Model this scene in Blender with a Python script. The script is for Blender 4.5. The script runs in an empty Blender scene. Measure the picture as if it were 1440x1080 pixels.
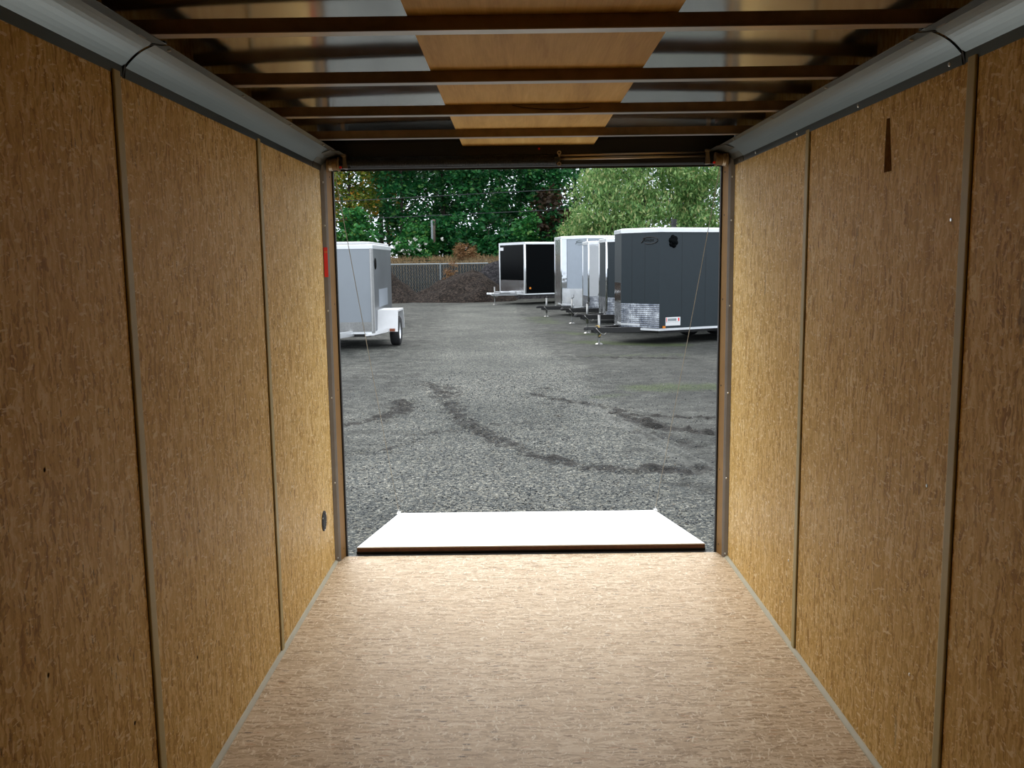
import bpy, math, random
import numpy as np
from mathutils import Vector, Matrix

# ------------------------------------------------------------------ camera, world, exposure
SC = bpy.context.scene
COL = SC.collection
GZ = -0.35                       # level of the yard; the trailer floor is z = 0

cam_d = bpy.data.cameras.new('camera')
cam = bpy.data.objects.new('camera', cam_d)
COL.objects.link(cam)
cam_d.sensor_width = 36.0
cam_d.lens = 1278.64 / 1440 * 36
cam_d.clip_start = 0.05
cam_d.clip_end = 500
R = Matrix(((0.99991333, 0.01245814, 0.00425814),
            (0.00256197, 0.13312336, -0.99109617),
            (-0.01291407, 0.99102117, 0.13307990)))
cam.matrix_world = Matrix.Translation((-0.0689, 0, 1.5307)) @ R.to_4x4()
SC.camera = cam

world = bpy.data.worlds.new('overcast_sky')
SC.world = world
world.use_nodes = True
wn = world.node_tree
wn.nodes.clear()
w_out = wn.nodes.new('ShaderNodeOutputWorld')
w_bg = wn.nodes.new('ShaderNodeBackground')
w_tc = wn.nodes.new('ShaderNodeTexCoord')
w_sep = wn.nodes.new('ShaderNodeSeparateXYZ')
w_rmp = wn.nodes.new('ShaderNodeValToRGB')
w_rmp.color_ramp.elements[0].position = 0.0
w_rmp.color_ramp.elements[0].color = (0.66, 0.73, 0.82, 1)
w_rmp.color_ramp.elements[1].position = 0.9
w_rmp.color_ramp.elements[1].color = (1.0, 1.03, 1.07, 1)
w_bg.inputs['Strength'].default_value = 2.1
wn.links.new(w_tc.outputs['Generated'], w_sep.inputs[0])
wn.links.new(w_sep.outputs['Z'], w_rmp.inputs[0])
wn.links.new(w_rmp.outputs[0], w_bg.inputs[0])
wn.links.new(w_bg.outputs[0], w_out.inputs[0])

sun_d = bpy.data.lights.new('sun', 'SUN')
sun_d.energy = 2.1
sun_d.angle = math.radians(50)
sun_d.color = (1.0, 0.96, 0.9)
sun = bpy.data.objects.new('sun', sun_d)
sun.rotation_euler = (math.radians(-45), 0, math.radians(8))
COL.objects.link(sun)

SC.view_settings.view_transform = 'Standard'
SC.view_settings.look = 'None'
SC.view_settings.gamma = 1.0
SC.view_settings.exposure = 0.0
SC.view_settings.use_curve_mapping = False
SC.cycles.max_bounces = 12
SC.cycles.diffuse_bounces = 8
SC.cycles.glossy_bounces = 5
SC.cycles.sample_clamp_indirect = 8

# ------------------------------------------------------------------ helpers
rnd = random.Random(7)


def srgb(r, g, b):
    return tuple(((c / 255) / 12.92 if c <= 10 else (((c / 255) + 0.055) / 1.055) ** 2.4) for c in (r, g, b)) + (1,)


def put(o, label=None, cat=None, group=None, kind=None, parent=None):
    if label: o['label'] = label
    if cat: o['category'] = cat
    if group: o['group'] = group
    if kind: o['kind'] = kind
    if parent: o.parent = parent
    return o


def empty(name, loc=(0, 0, 0), rz=0.0, **k):
    o = bpy.data.objects.new(name, None)
    o.empty_display_size = 0.2
    o.location = loc
    o.rotation_euler = (0, 0, rz)
    COL.objects.link(o)
    return put(o, **k)


class MB:
    """collects simple solids into one mesh"""
    def __init__(s):
        s.v = []; s.f = []

    def add(s, vs, fs):
        n = len(s.v)
        s.v += [tuple(v) for v in vs]
        s.f += [tuple(i + n for i in f) for f in fs]
        return s

    def box(s, x0, x1, y0, y1, z0, z1):
        vs = [(x0, y0, z0), (x1, y0, z0), (x1, y1, z0), (x0, y1, z0), (x0, y0, z1), (x1, y0, z1), (x1, y1, z1), (x0, y1, z1)]
        return s.add(vs, [(0, 3, 2, 1), (4, 5, 6, 7), (0, 1, 5, 4), (1, 2, 6, 5), (2, 3, 7, 6), (3, 0, 4, 7)])

    def hexa(s, b, t):
        return s.prism_pts(b, t)

    def prism_pts(s, b, t):
        n = len(b)
        fs = [tuple(range(n - 1, -1, -1)), tuple(range(n, 2 * n))]
        fs += [(i, (i + 1) % n, n + (i + 1) % n, n + i) for i in range(n)]
        return s.add(list(b) + list(t), fs)

    def prism(s, poly, z0, z1):
        return s.prism_pts([(x, y, z0) for x, y in poly], [(x, y, z1) for x, y in poly])

    def extr(s, poly, axis, a, b):
        """polygon in the plane across axis, extruded from a to b"""
        def P(u, w, c):
            return (c, u, w) if axis == 'x' else (u, c, w)
        return s.prism_pts([P(u, w, a) for u, w in poly], [P(u, w, b) for u, w in poly])

    def tube(s, pts, r, n=8, cap=True):
        pts = [Vector(p) for p in pts]
        rs = r if isinstance(r, (list, tuple)) else [r] * len(pts)
        rings = []
        for i, p in enumerate(pts):
            d = (pts[min(i + 1, len(pts) - 1)] - pts[max(i - 1, 0)]).normalized()
            up = Vector((0, 0, 1)) if abs(d.z) < 0.95 else Vector((1, 0, 0))
            u = d.cross(up).normalized(); w = u.cross(d)
            rings.append([p + (u * math.cos(2 * math.pi * k / n) + w * math.sin(2 * math.pi * k / n)) * rs[i] for k in range(n)])
        vs = [v for ring in rings for v in ring]
        fs = []
        for i in range(len(pts) - 1):
            for k in range(n):
                a = i * n + k; b = i * n + (k + 1) % n
                fs.append((a, a + n, b + n, b))
        if cap:
            fs.append(tuple(range(n)))
            fs.append(tuple(range((len(pts) - 1) * n + n - 1, (len(pts) - 1) * n - 1, -1)))
        return s.add(vs, fs)

    def lathe(s, prof, c, axis='y', n=24):
        """prof: (radius, offset along axis) closed loop"""
        vs = []; m = len(prof)
        for k in range(n):
            a = 2 * math.pi * k / n; ca, sa = math.cos(a), math.sin(a)
            for r, t in prof:
                if axis == 'y': vs.append((c[0] + r * ca, c[1] + t, c[2] + r * sa))
                elif axis == 'x': vs.append((c[0] + t, c[1] + r * ca, c[2] + r * sa))
                else: vs.append((c[0] + r * ca, c[1] + r * sa, c[2] + t))
        fs = []
        for k in range(n):
            k2 = (k + 1) % n
            for j in range(m - 1):
                fs.append((k * m + j, k * m + j + 1, k2 * m + j + 1, k2 * m + j))
        return s.add(vs, fs)

    def build(s, name, mat, parent=None, smooth=False, bevel=0.0, **k):
        me = bpy.data.meshes.new(name)
        me.from_pydata(s.v, [], s.f)
        me.validate()
        me.update()
        if mat: me.materials.append(mat)
        o = bpy.data.objects.new(name, me)
        COL.objects.link(o)
        import bmesh
        bm = bmesh.new(); bm.from_mesh(me)
        bmesh.ops.recalc_face_normals(bm, faces=bm.faces)
        bm.to_mesh(me); bm.free()
        if smooth:
            for p in me.polygons: p.use_smooth = True
        if bevel:
            b = o.modifiers.new('bevel', 'BEVEL'); b.width = bevel; b.segments = 2; b.limit_method = 'ANGLE'
        return put(o, parent=parent, **k)


def np_mesh(name, verts, faces, mat, smooth=False, parent=None, **k):
    """verts (n,3), faces (m,q) arrays"""
    me = bpy.data.meshes.new(name)
    n, q = len(faces), faces.shape[1]
    me.vertices.add(len(verts)); me.vertices.foreach_set('co', np.asarray(verts, np.float32).ravel())
    me.loops.add(n * q); me.loops.foreach_set('vertex_index', faces.astype(np.int32).ravel())
    me.polygons.add(n); me.polygons.foreach_set('loop_start', np.arange(0, n * q, q, dtype=np.int32))
    me.update(calc_edges=True)
    if smooth: me.polygons.foreach_set('use_smooth', np.ones(n, bool))
    me.materials.append(mat)
    o = bpy.data.objects.new(name, me)
    COL.objects.link(o)
    return put(o, parent=parent, **k)


# ------------------------------------------------------------------ materials
class NT:
    def __init__(s, name):
        s.m = bpy.data.materials.new(name); s.m.use_nodes = True
        s.t = s.m.node_tree; s.n = s.t.nodes; s.b = s.n['Principled BSDF']
        s.tc = None

    def link(s, a, b): s.t.links.new(a, b)

    def coord(s, scale=(1, 1, 1), kind='Object', loc=(0, 0, 0)):
        tc = s.n.new('ShaderNodeTexCoord'); mp = s.n.new('ShaderNodeMapping')
        mp.inputs['Scale'].default_value = scale
        mp.inputs['Location'].default_value = loc
        s.link(tc.outputs[kind], mp.inputs[0])
        return mp.outputs[0]

    def noise(s, vec, scale=1, detail=4, rough=0.55, out='Fac', dist=0.0):
        n = s.n.new('ShaderNodeTexNoise')
        n.inputs['Scale'].default_value = scale; n.inputs['Detail'].default_value = detail
        n.inputs['Roughness'].default_value = rough; n.inputs['Distortion'].default_value = dist
        s.link(vec, n.inputs['Vector'])
        return n.outputs[out]

    def vor(s, vec, scale=1, feature='F1', rand=1.0):
        n = s.n.new('ShaderNodeTexVoronoi'); n.feature = feature
        n.inputs['Scale'].default_value = scale; n.inputs['Randomness'].default_value = rand
        s.link(vec, n.inputs['Vector'])
        return n

    def ramp(s, fac, stops, interp='LINEAR'):
        n = s.n.new('ShaderNodeValToRGB'); cr = n.color_ramp; cr.interpolation = interp
        while len(cr.elements) < len(stops): cr.elements.new(0.5)
        for e, (p, c) in zip(cr.elements, stops):
            e.position = p; e.color = c if len(c) == 4 else tuple(c) + (1,)
        s.link(fac, n.inputs[0])
        return n.outputs[0]

    def mix(s, fac, a, b, mode='MIX'):
        n = s.n.new('ShaderNodeMix'); n.data_type = 'RGBA'; n.blend_type = mode
        for v, i in ((fac, 0), (a, 6), (b, 7)):
            if hasattr(v, 'is_linked'): s.link(v, n.inputs[i])
            else: n.inputs[i].default_value = v
        return n.outputs[2]

    def math(s, op, a, b=0.0, c=None):
        n = s.n.new('ShaderNodeMath'); n.operation = op
        for i, v in enumerate((a, b, c)):
            if v is None: continue
            if hasattr(v, 'is_linked'): s.link(v, n.inputs[i])
            else: n.inputs[i].default_value = v
        return n.outputs[0]

    def bump(s, h, strength=0.3, dist=0.01):
        n = s.n.new('ShaderNodeBump')
        n.inputs['Strength'].default_value = strength; n.inputs['Distance'].default_value = dist
        s.link(h, n.inputs['Height']); s.link(n.outputs[0], s.b.inputs['Normal'])

    def set(s, color=None, rough=None, metal=None, spec=None):
        for v, i in ((color, 'Base Color'), (rough, 'Roughness'), (metal, 'Metallic'), (spec, 'Specular IOR Level')):
            if v is None: continue
            if hasattr(v, 'is_linked'): s.link(v, s.b.inputs[i])
            else: s.b.inputs[i].default_value = v
        return s.m


def plain(name, rgb, rough=0.5, metal=0.0, var=0.12, scale=8, spec=0.5):
    t = NT(name)
    c = srgb(*rgb) if max(rgb) > 1 else tuple(rgb) + (1,)
    f = t.noise(t.coord(), scale, 4)
    lo = tuple(x * (1 - var) for x in c[:3]); hi = tuple(min(1, x * (1 + var)) for x in c[:3])
    return t.set(t.ramp(f, [(0.3, lo), (0.7, hi)]), rough, metal, spec)


def osb(name, axis, dark, midc, light, pale_c):
    """pressed wood flake board; flakes run along the given axis"""
    t = NT(name)
    K = {'z': (1, 1, 0.2), 'x': (0.18, 1, 1)}[axis]
    v = t.coord(K)
    vl = t.coord((1, 1, 1))
    big = t.noise(vl, 2.6, 4, 0.6)
    warp = t.noise(vl, 12, 3, 0.6, 'Color')
    vw = t.mix(0.05, v, warp)
    mid = t.noise(vw, 55, 5, 0.75)
    fine = t.noise(vw, 190, 3, 0.8)
    cell = t.vor(vw, 130)
    cr = t.sepr(cell.outputs['Color'], 0)
    g = t.math('ADD', t.math('ADD', t.math('MULTIPLY', mid, 0.42), t.math('MULTIPLY', fine, 0.33)), t.math('MULTIPLY', cr, 0.25))
    base = t.ramp(g, [(0.33, dark), (0.45, midc), (0.58, light), (0.71, pale_c)])
    base = t.mix(t.ramp(big, [(0.35, (0, 0, 0)), (0.7, (0.35, 0.35, 0.35))]), base, midc + (1,))
    # reddish and dark bark flecks
    vf = t.vor(t.coord(K, loc=(0.3, 0.7, 0.1)), 62)
    d = t.math('ADD', vf.outputs['Distance'], t.math('MULTIPLY', t.math('SUBTRACT', fine, 0.5), 0.35))
    c0 = t.sepr(vf.outputs['Color'], 0)
    fl = t.math('MULTIPLY', t.math('LESS_THAN', d, 0.17), t.math('GREATER_THAN', c0, 0.78))
    base = t.mix(t.math('MULTIPLY', fl, 0.8), base, (0.045, 0.025, 0.012, 1))
    fr = t.math('MULTIPLY', t.math('LESS_THAN', d, 0.22), t.math('LESS_THAN', c0, 0.22))
    base = t.mix(t.math('MULTIPLY', fr, 0.45), base, tuple(x * y for x, y in zip(midc, (0.9, 0.6, 0.4))) + (1,))
    # grey pencil-like streaks
    K3 = {'z': (1, 1, 0.12), 'x': (0.12, 1, 1)}[axis]
    vs = t.vor(t.mix(0.05, t.coord(K3, loc=(3.1, 1.7, 0.4)), warp), 12)
    ds = t.math('ADD', vs.outputs['Distance'], t.math('MULTIPLY', t.math('SUBTRACT', mid, 0.5), 0.4))
    st = t.math('MULTIPLY', t.math('LESS_THAN', ds, 0.10), t.math('GREATER_THAN', t.sepr(vs.outputs['Color'], 1), 0.80))
    base = t.mix(t.math('MULTIPLY', st, 0.40), base, (0.12, 0.10, 0.075, 1))
    # pale strands lying at any angle
    wv = t.mix(0.10, vl, t.noise(vl, 7, 2, 0.5, 'Color'))
    for sc_, loc in ((95, 0), (160, 5)):
        mp = t.n.new('ShaderNodeMapping'); mp.inputs['Location'].default_value = (loc, loc, loc)
        mp.inputs['Rotation'].default_value = (0.6 + loc, 0.5, 0.4 + loc); mp.inputs['Scale'].default_value = (1, 0.3, 1)
        t.link(wv, mp.inputs[0])
        ps = t.noise(mp.outputs[0], sc_, 2, 0.4)
        base = t.mix(t.ramp(ps, [(0.65, (0, 0, 0)), (0.69, (0.72, 0.72, 0.72))]), base, pale_c + (1,))
    t.bump(fine, 0.2, 0.002)
    return t.set(base, 0.5, 0, 0.13 if axis == 'z' else 0.25)


def _sepr(s, colr, i):
    n = s.n.new('ShaderNodeSeparateColor'); s.link(colr, n.inputs[0]); return n.outputs[i]


NT.sepr = _sepr


def metal(name, rgb, rough=0.25, var=0.1, scale=6, bump=0.0, met=1.0):
    t = NT(name)
    f = t.noise(t.coord(), scale, 3)
    c = tuple(rgb)
    if bump: t.bump(t.noise(t.coord(), 3.0, 2), bump, 0.01)
    rr = t.math('ADD', t.math('MULTIPLY', f, 0.12), rough - 0.06)
    return t.set(t.ramp(f, [(0.3, tuple(x * (1 - var) for x in c)), (0.7, tuple(min(1, x * (1 + var)) for x in c))]), rr, met)


M = {}
M['osb_wall'] = osb('pressed_wood_wall', 'z', (0.30, 0.145, 0.030), (0.60, 0.378, 0.105), (0.78, 0.555, 0.23), (0.92, 0.78, 0.50))
M['osb_floor'] = osb('pressed_wood_floor', 'x', (0.33, 0.215, 0.115), (0.60, 0.455, 0.29), (0.76, 0.62, 0.445), (0.92, 0.83, 0.68))
M['batten'] = plain('khaki_batten', (0.44, 0.37, 0.175), 0.5, 0, 0.08)
M['floor_strip'] = plain('pale_khaki_strip', (0.47, 0.44, 0.31), 0.5, 0, 0.08)
M['cove'] = metal('brushed_cove_metal', (0.155, 0.175, 0.17), 0.33, 0.03, 1.5, 0.0)
M['ceil'] = metal('glossy_roof_skin', (0.60, 0.61, 0.60), 0.13, 0.06, 3, 0.05)
M['bow'] = plain('brown_steel_bow', (0.23, 0.15, 0.07), 0.4, 0.2, 0.2, 20)
M['bow_lip'] = metal('steel_lip', (0.42, 0.36, 0.30), 0.3)
M['galv'] = metal('galvanised_steel', (0.36, 0.36, 0.35), 0.35, 0.12, 30)
M['jamb'] = plain('jamb_wood_reflection', (0.30, 0.175, 0.065), 0.6, 0, 0.08, 10, 0.15)  # brown paints in the wood reflected by the metal jamb
M['jamb_grey'] = plain('grey_brown_jamb', (0.24, 0.22, 0.195), 0.6, 0, 0.08, 10, 0.15)
M['filler'] = metal('dull_filler_plate', (0.13, 0.12, 0.09), 0.35, 0.1, 10)
M['black'] = plain('black_steel', (0.012, 0.012, 0.012), 0.5)
M['rubber'] = plain('black_rubber', (0.018, 0.018, 0.02), 0.75, 0, 0.2, 30)
M['screw'] = metal('zinc_screw', (0.7, 0.7, 0.68), 0.3)
M['red'] = plain('red_reflective_tape', (1.0, 0.02, 0.008), 0.35)
M['yellow'] = plain('orange_print', (0.8, 0.33, 0.03), 0.4)
M['white'] = plain('white_paint', (0.80, 0.81, 0.82), 0.4, 0, 0.03)
M['silver'] = metal('mill_aluminium', (0.78, 0.79, 0.80), 0.22, 0.06, 4, 0.03)
M['alu_white'] = metal('bright_aluminium', (0.86, 0.88, 0.90), 0.34, 0.04, 4, 0, 0.6)
M['alu_panel'] = metal('silver_side_sheet', (0.30, 0.33, 0.36), 0.38, 0.03, 2, 0, 0.45)
M['mirror'] = metal('mirror_stainless', (0.62, 0.64, 0.66), 0.07, 0.04, 2, 0.25)
M['side_alu'] = metal('brushed_side_sheet', (0.20, 0.215, 0.23), 0.4, 0.15, 1.2, 0.1, 0.7)
M['charcoal'] = plain('charcoal_sheet', (0.013, 0.023, 0.029), 0.42, 0.1, 0.05)
M['blackskin'] = plain('black_sheet', (0.0012, 0.0018, 0.0022), 0.25, 0, 0.1, 8, 0.04)
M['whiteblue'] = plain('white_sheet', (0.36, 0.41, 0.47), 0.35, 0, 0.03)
M['reflection_grey'] = plain('grey_reflection', (0.33, 0.37, 0.42), 0.35, 0.2, 0.03)  # pale tone of the reflection painted on the cargo trailer's side
M['orange'] = plain('amber_lens', (0.8, 0.25, 0.01), 0.3)
M['wood_pole'] = plain('weathered_pole', (0.13, 0.10, 0.08), 0.9, 0, 0.3, 12)
M['wire'] = plain('dark_cable', (0.03, 0.035, 0.04), 0.6)
M['wire_steel'] = metal('steel_rope', (0.5, 0.42, 0.32), 0.4)
M['fence'] = metal('fence_steel', (0.30, 0.34, 0.35), 0.5, met=0.5)
M['slat'] = plain('dark_slats', (0.012, 0.015, 0.014), 0.6, 0, 0.5, 3)


def m_plate():
    t = NT('diamond_plate')
    v = t.vor(t.coord((1, 1, 1)), 22, rand=0.0)
    f = t.noise(t.coord(), 3.5, 4, 0.7)
    t.bump(v.outputs['Distance'], 0.6, 0.01)
    c = t.ramp(f, [(0.35, (0.16, 0.18, 0.22)), (0.5, (0.36, 0.38, 0.42)), (0.65, (0.75, 0.78, 0.82))])
    return t.set(c, 0.25, 0.85)


M['plate'] = m_plate()


def m_ply():
    t = NT('ceiling_plywood')
    v = t.coord((9, 0.9, 1))
    f = t.noise(v, 1.6, 5, 0.6, dist=0.8)
    g = t.noise(t.coord((60, 2, 1)), 4, 3)
    c = t.ramp(f, [(0.3, (0.48, 0.29, 0.075)), (0.55, (0.64, 0.42, 0.13)), (0.75, (0.74, 0.53, 0.20))])
    c = t.mix(0.2, c, t.ramp(g, [(0.3, (0.33, 0.2, 0.1)), (0.7, (0.66, 0.46, 0.27))]))
    return t.set(c, 0.6, 0, 0.15)


M['ply'] = m_ply()


def m_ramp():
    t = NT('pale_ramp_board')
    f = t.noise(t.coord((6, 18, 1)), 1.2, 4, 0.6)
    c = t.ramp(f, [(0.25, (0.82, 0.74, 0.66)), (0.40, (0.88, 0.87, 0.85)), (0.7, (0.90, 0.90, 0.89))])
    return t.set(c, 0.5)


M['ramp'] = m_ramp()
M['ply_edge'] = plain('brown_board_edge', (0.14, 0.06, 0.035), 0.7, 0, 0.25, 40)


def m_ground():
    t = NT('gravel_yard')
    v = t.coord((1, 1, 1))
    st = t.vor(v, 55)
    st2 = t.vor(v, 125)
    r1 = t.sepr(st.outputs['Color'], 0); r2 = t.sepr(st2.outputs['Color'], 1)
    big = t.noise(v, 0.5, 5, 0.6)
    med = t.noise(v, 3.2, 6, 0.65)
    grain = t.math('ADD', t.math('MULTIPLY', r1, 0.6), t.math('MULTIPLY', r2, 0.4))
    stone = t.ramp(grain, [(0.1, (0.012, 0.014, 0.016)), (0.4, (0.09, 0.105, 0.110)), (0.62, (0.20, 0.207, 0.20)),
                           (0.8, (0.37, 0.34, 0.27)), (0.95, (0.75, 0.75, 0.72))])
    mud = t.ramp(t.math('ADD', t.math('MULTIPLY', grain, 0.4), t.math('MULTIPLY', med, 0.6)),
                 [(0.25, (0.022, 0.023, 0.021)), (0.5, (0.080, 0.083, 0.078)), (0.75, (0.21, 0.215, 0.20))])
    dark = t.ramp(t.math('ADD', t.math('MULTIPLY', grain, 0.35), t.math('MULTIPLY', t.noise(v, 16, 4, 0.7), 0.65)),
                  [(0.3, (0.004, 0.004, 0.004)), (0.55, (0.024, 0.021, 0.019)), (0.8, (0.11, 0.10, 0.09))])
    moss = t.ramp(grain, [(0.2, (0.035, 0.06, 0.012)), (0.6, (0.09, 0.14, 0.03)), (0.9, (0.17, 0.19, 0.10))])

    def attr(n):
        a = t.n.new('ShaderNodeAttribute'); a.attribute_name = n; return a.outputs['Fac']
    road = t.math('ADD', attr('road'), t.math('MULTIPLY', t.math('SUBTRACT', med, 0.5), 1.3))
    road = t.ramp(road, [(0.3, (0, 0, 0)), (0.7, (1, 1, 1))])
    c = t.mix(road, mud, stone)
    mf = t.ramp(t.math('ADD', attr('moss'), t.math('SUBTRACT', med, 0.75)), [(0.05, (0, 0, 0)), (0.4, (0.75, 0.75, 0.75))])
    c = t.mix(mf, c, moss)
    rf = t.ramp(t.math('ADD', attr('rut'), t.math('MULTIPLY', t.math('SUBTRACT', t.noise(v, 7, 6, 0.8), 0.5), 2.4)),
                [(0.38, (0, 0, 0)), (0.62, (0.92, 0.92, 0.92))])
    c = t.mix(rf, c, dark)
    pf = t.ramp(t.math('ADD', attr('pale'), t.math('MULTIPLY', t.math('SUBTRACT', t.noise(v, 12, 4, 0.7), 0.5), 1.2)),
                [(0.45, (0, 0, 0)), (0.9, (0.6, 0.6, 0.6))])
    c = t.mix(pf, c, (0.26, 0.26, 0.25, 1))
    c = t.mix(1.0, c, t.ramp(big, [(0.32, (0.36, 0.375, 0.36)), (0.68, (0.66, 0.66, 0.625))]), 'MULTIPLY')
    h = t.math('ADD', t.math('MULTIPLY', st.outputs['Distance'], -0.6), t.math('MULTIPLY', med, 0.8))
    t.bump(h, 0.9, 0.02)
    return t.set(c, 0.85, 0, 0.3)


M['ground'] = m_ground()


def island(name, stops, rough=0.6, trans=0.0, spec=0.3):
    t = NT(name)
    g = t.n.new('ShaderNodeNewGeometry')
    c = t.ramp(g.outputs['Random Per Island'], stops)
    t.set(c, rough, 0, spec)
    if trans:
        tr = t.n.new('ShaderNodeBsdfTranslucent'); t.link(c, tr.inputs[0])
        mx = t.n.new('ShaderNodeMixShader'); mx.inputs[0].default_value = trans
        out = t.n['Material Output']
        t.link(t.b.outputs[0], mx.inputs[1]); t.link(tr.outputs[0], mx.inputs[2]); t.link(mx.outputs[0], out.inputs[0])
    return t.m


M['leaf_dark'] = island('leaves_dark', [(0, (0.0071, 0.0643, 0.0208)), (0.5, (0.0157, 0.1213, 0.0327)), (0.85, (0.0356, 0.1853, 0.0446)), (1, (0.1069, 0.2424, 0.0594))], 0.45, 0.3)
M['leaf_mid'] = island('leaves_mid', [(0, (0.0124, 0.0936, 0.0214)), (0.5, (0.0333, 0.1872, 0.0429)), (0.9, (0.0832, 0.2808, 0.0573)), (1, (0.2080, 0.3120, 0.0715))], 0.45, 0.3)
M['leaf_autumn'] = island('leaves_autumn', [(0, (0.0517, 0.1265, 0.0172)), (0.45, (0.1380, 0.2185, 0.0287)), (0.78, (0.2990, 0.2990, 0.0345)), (1, (0.5520, 0.2530, 0.0345))], 0.5, 0.35)
M['leaf_birch'] = island('leaves_pale', [(0, (0.0744, 0.1785, 0.0514)), (0.5, (0.1935, 0.3572, 0.1026)), (0.85, (0.3572, 0.4911, 0.1882)), (1, (0.5356, 0.5060, 0.2225))], 0.42, 0.3)
M['leaf_brown'] = island('leaves_rust', [(0, (0.0200, 0.0120, 0.0060)), (0.5, (0.0440, 0.0240, 0.0120)), (1, (0.0640, 0.0400, 0.0160))], 0.6, 0.2)
M['leaf_dry'] = island('leaves_dry', [(0, (0.1400, 0.0700, 0.0280)), (0.5, (0.2380, 0.1190, 0.0490)), (1, (0.3500, 0.2100, 0.0980))], 0.7, 0.2)
M['grass_dry'] = island('dry_grass_blades', [(0, (0.1120, 0.0700, 0.0350)), (0.5, (0.2380, 0.1610, 0.0770)), (1, (0.3500, 0.2520, 0.1260))], 0.8, 0.1)
M['bloom'] = plain('white_blossom', (0.7, 0.72, 0.66), 0.6)
M['bark'] = plain('dark_bark', (0.05, 0.04, 0.032), 0.9, 0, 0.4, 10)
M['pebble'] = island('pebbles', [(0, (0.02, 0.022, 0.025)), (0.35, (0.06, 0.068, 0.075)), (0.65, (0.11, 0.118, 0.12)), (0.85, (0.18, 0.155, 0.12)), (1, (0.3, 0.3, 0.29))], 0.7)


def m_soil(name, a, b, c):
    t = NT(name)
    v = t.coord()
    n1 = t.noise(v, 6, 6, 0.75); s = t.vor(v, 16)
    f = t.math('ADD', t.math('MULTIPLY', n1, 0.6), t.math('MULTIPLY', t.sepr(s.outputs['Color'], 0), 0.4))
    t.bump(n1, 1.0, 0.06)
    return t.set(t.ramp(f, [(0.3, a), (0.55, b), (0.8, c)]), 0.95, 0, 0.2)


M['mulch'] = m_soil('mulch', (0.008, 0.006, 0.005), (0.026, 0.019, 0.015), (0.075, 0.056, 0.044))
M['soil_grey'] = m_soil('soil_grey', (0.012, 0.012, 0.014), (0.034, 0.032, 0.035), (0.085, 0.078, 0.078))
M['bank'] = m_soil('bank_soil', (0.05, 0.035, 0.02), (0.12, 0.09, 0.052), (0.22, 0.17, 0.10))

# ------------------------------------------------------------------ the trailer we stand in
W = 1.015
YW = 4.54      # where the wall boards stop
YF = -1.6      # closed front end


def wall_board(name, side):
    s = -1 if side == 'left' else 1
    b = MB().box(min(s * W, s * (W + 0.02)), max(s * W, s * (W + 0.02)), YF, YW, -0.02, 2.14)
    return b.build(name, M['osb_wall'], kind='structure')


wall_l = wall_board('wall_left', 'left')
wall_r = wall_board('wall_right', 'right')
MB().box(-W - 0.02, W + 0.02, YF - 0.02, YF, -0.02, 2.14).build('wall_front', M['osb_wall'], kind='structure')
MB().box(-W - 0.02, W + 0.02, YF - 0.02, 4.636, -0.03, 0.0).build('floor', M['osb_floor'], kind='structure')
# outer skin of this trailer, so that light only enters by the rear doorway
MB().box(-W - 0.045, -W - 0.02, YF - 0.05, 4.66, -0.12, 2.17).build('wall_outer_left', M['charcoal'], kind='structure')
MB().box(W + 0.02, W + 0.045, YF - 0.05, 4.66, -0.12, 2.17).build('wall_outer_right', M['charcoal'], kind='structure')
MB().box(-W, W, YF - 0.02, 4.62, -0.12, -0.03).build('wall_underside', M['black'], kind='structure')
# sill under the ramp hinge
MB().box(-W, W, 4.62, 4.66, -0.12, -0.004).build('trim_1', M['black'], kind='structure')

# roof skin, gently crowned
b = MB()
xs = np.linspace(-W - 0.02, W + 0.02, 25)
top = [(x, 2.112 + 0.012 * (1 - (x / 1.035) ** 2)) for x in xs]
prof = top + [(x, z + 0.012) for x, z in reversed(top)]
b.extr(prof, 'y', YF - 0.02, 4.64)
ceil = b.build('ceiling', M['ceil'], kind='structure')

# plywood strip lying on the bows
pb = MB().prism_pts([(-0.300, YF, 2.099), (0.300, YF, 2.099), (0.330, 4.655, 2.099), (-0.317, 4.655, 2.099)],
                    [(-0.300, YF, 2.111), (0.300, YF, 2.111), (0.330, 4.655, 2.111), (-0.317, 4.655, 2.111)])
pb.build('trim_2', M['ply'], kind='structure')

# roof bows: hat section with a bright lip
for i, y in enumerate((4.02, 3.41, 2.81, 2.20, 1.59, 0.98, 0.37, -0.24, -0.85)):
    b = MB()
    b.extr([(y, 2.066), (y, 2.0985), (y + 0.003, 2.0985), (y + 0.003, 2.069), (y + 0.030, 2.069), (y + 0.030, 2.0985),
            (y + 0.033, 2.0985), (y + 0.033, 2.066)], 'x', -W, W)
    o = b.build('trim_%d' % (3 + i), M['bow'], kind='structure')
    MB().extr([(y - 0.007, 2.0635), (y - 0.007, 2.066), (y + 0.034, 2.066), (y + 0.034, 2.0635)], 'x', -0.95, 0.95).build('bow_lip', M['bow_lip'], parent=o)
# a loose black wire hanging against one of the bows
MB().tube([(-0.07, 3.405, 2.094), (-0.03, 3.404, 2.086), (0.04, 3.404, 2.079), (0.12, 3.404, 2.0775), (0.17, 3.404, 2.079), (0.21, 3.405, 2.084)], 0.0016, 6).build(
    'loose_wire', M['rubber'], smooth=True, label='thin black loose wire sagging along a roof bow under the plywood ceiling strip', cat='wire')


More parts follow.
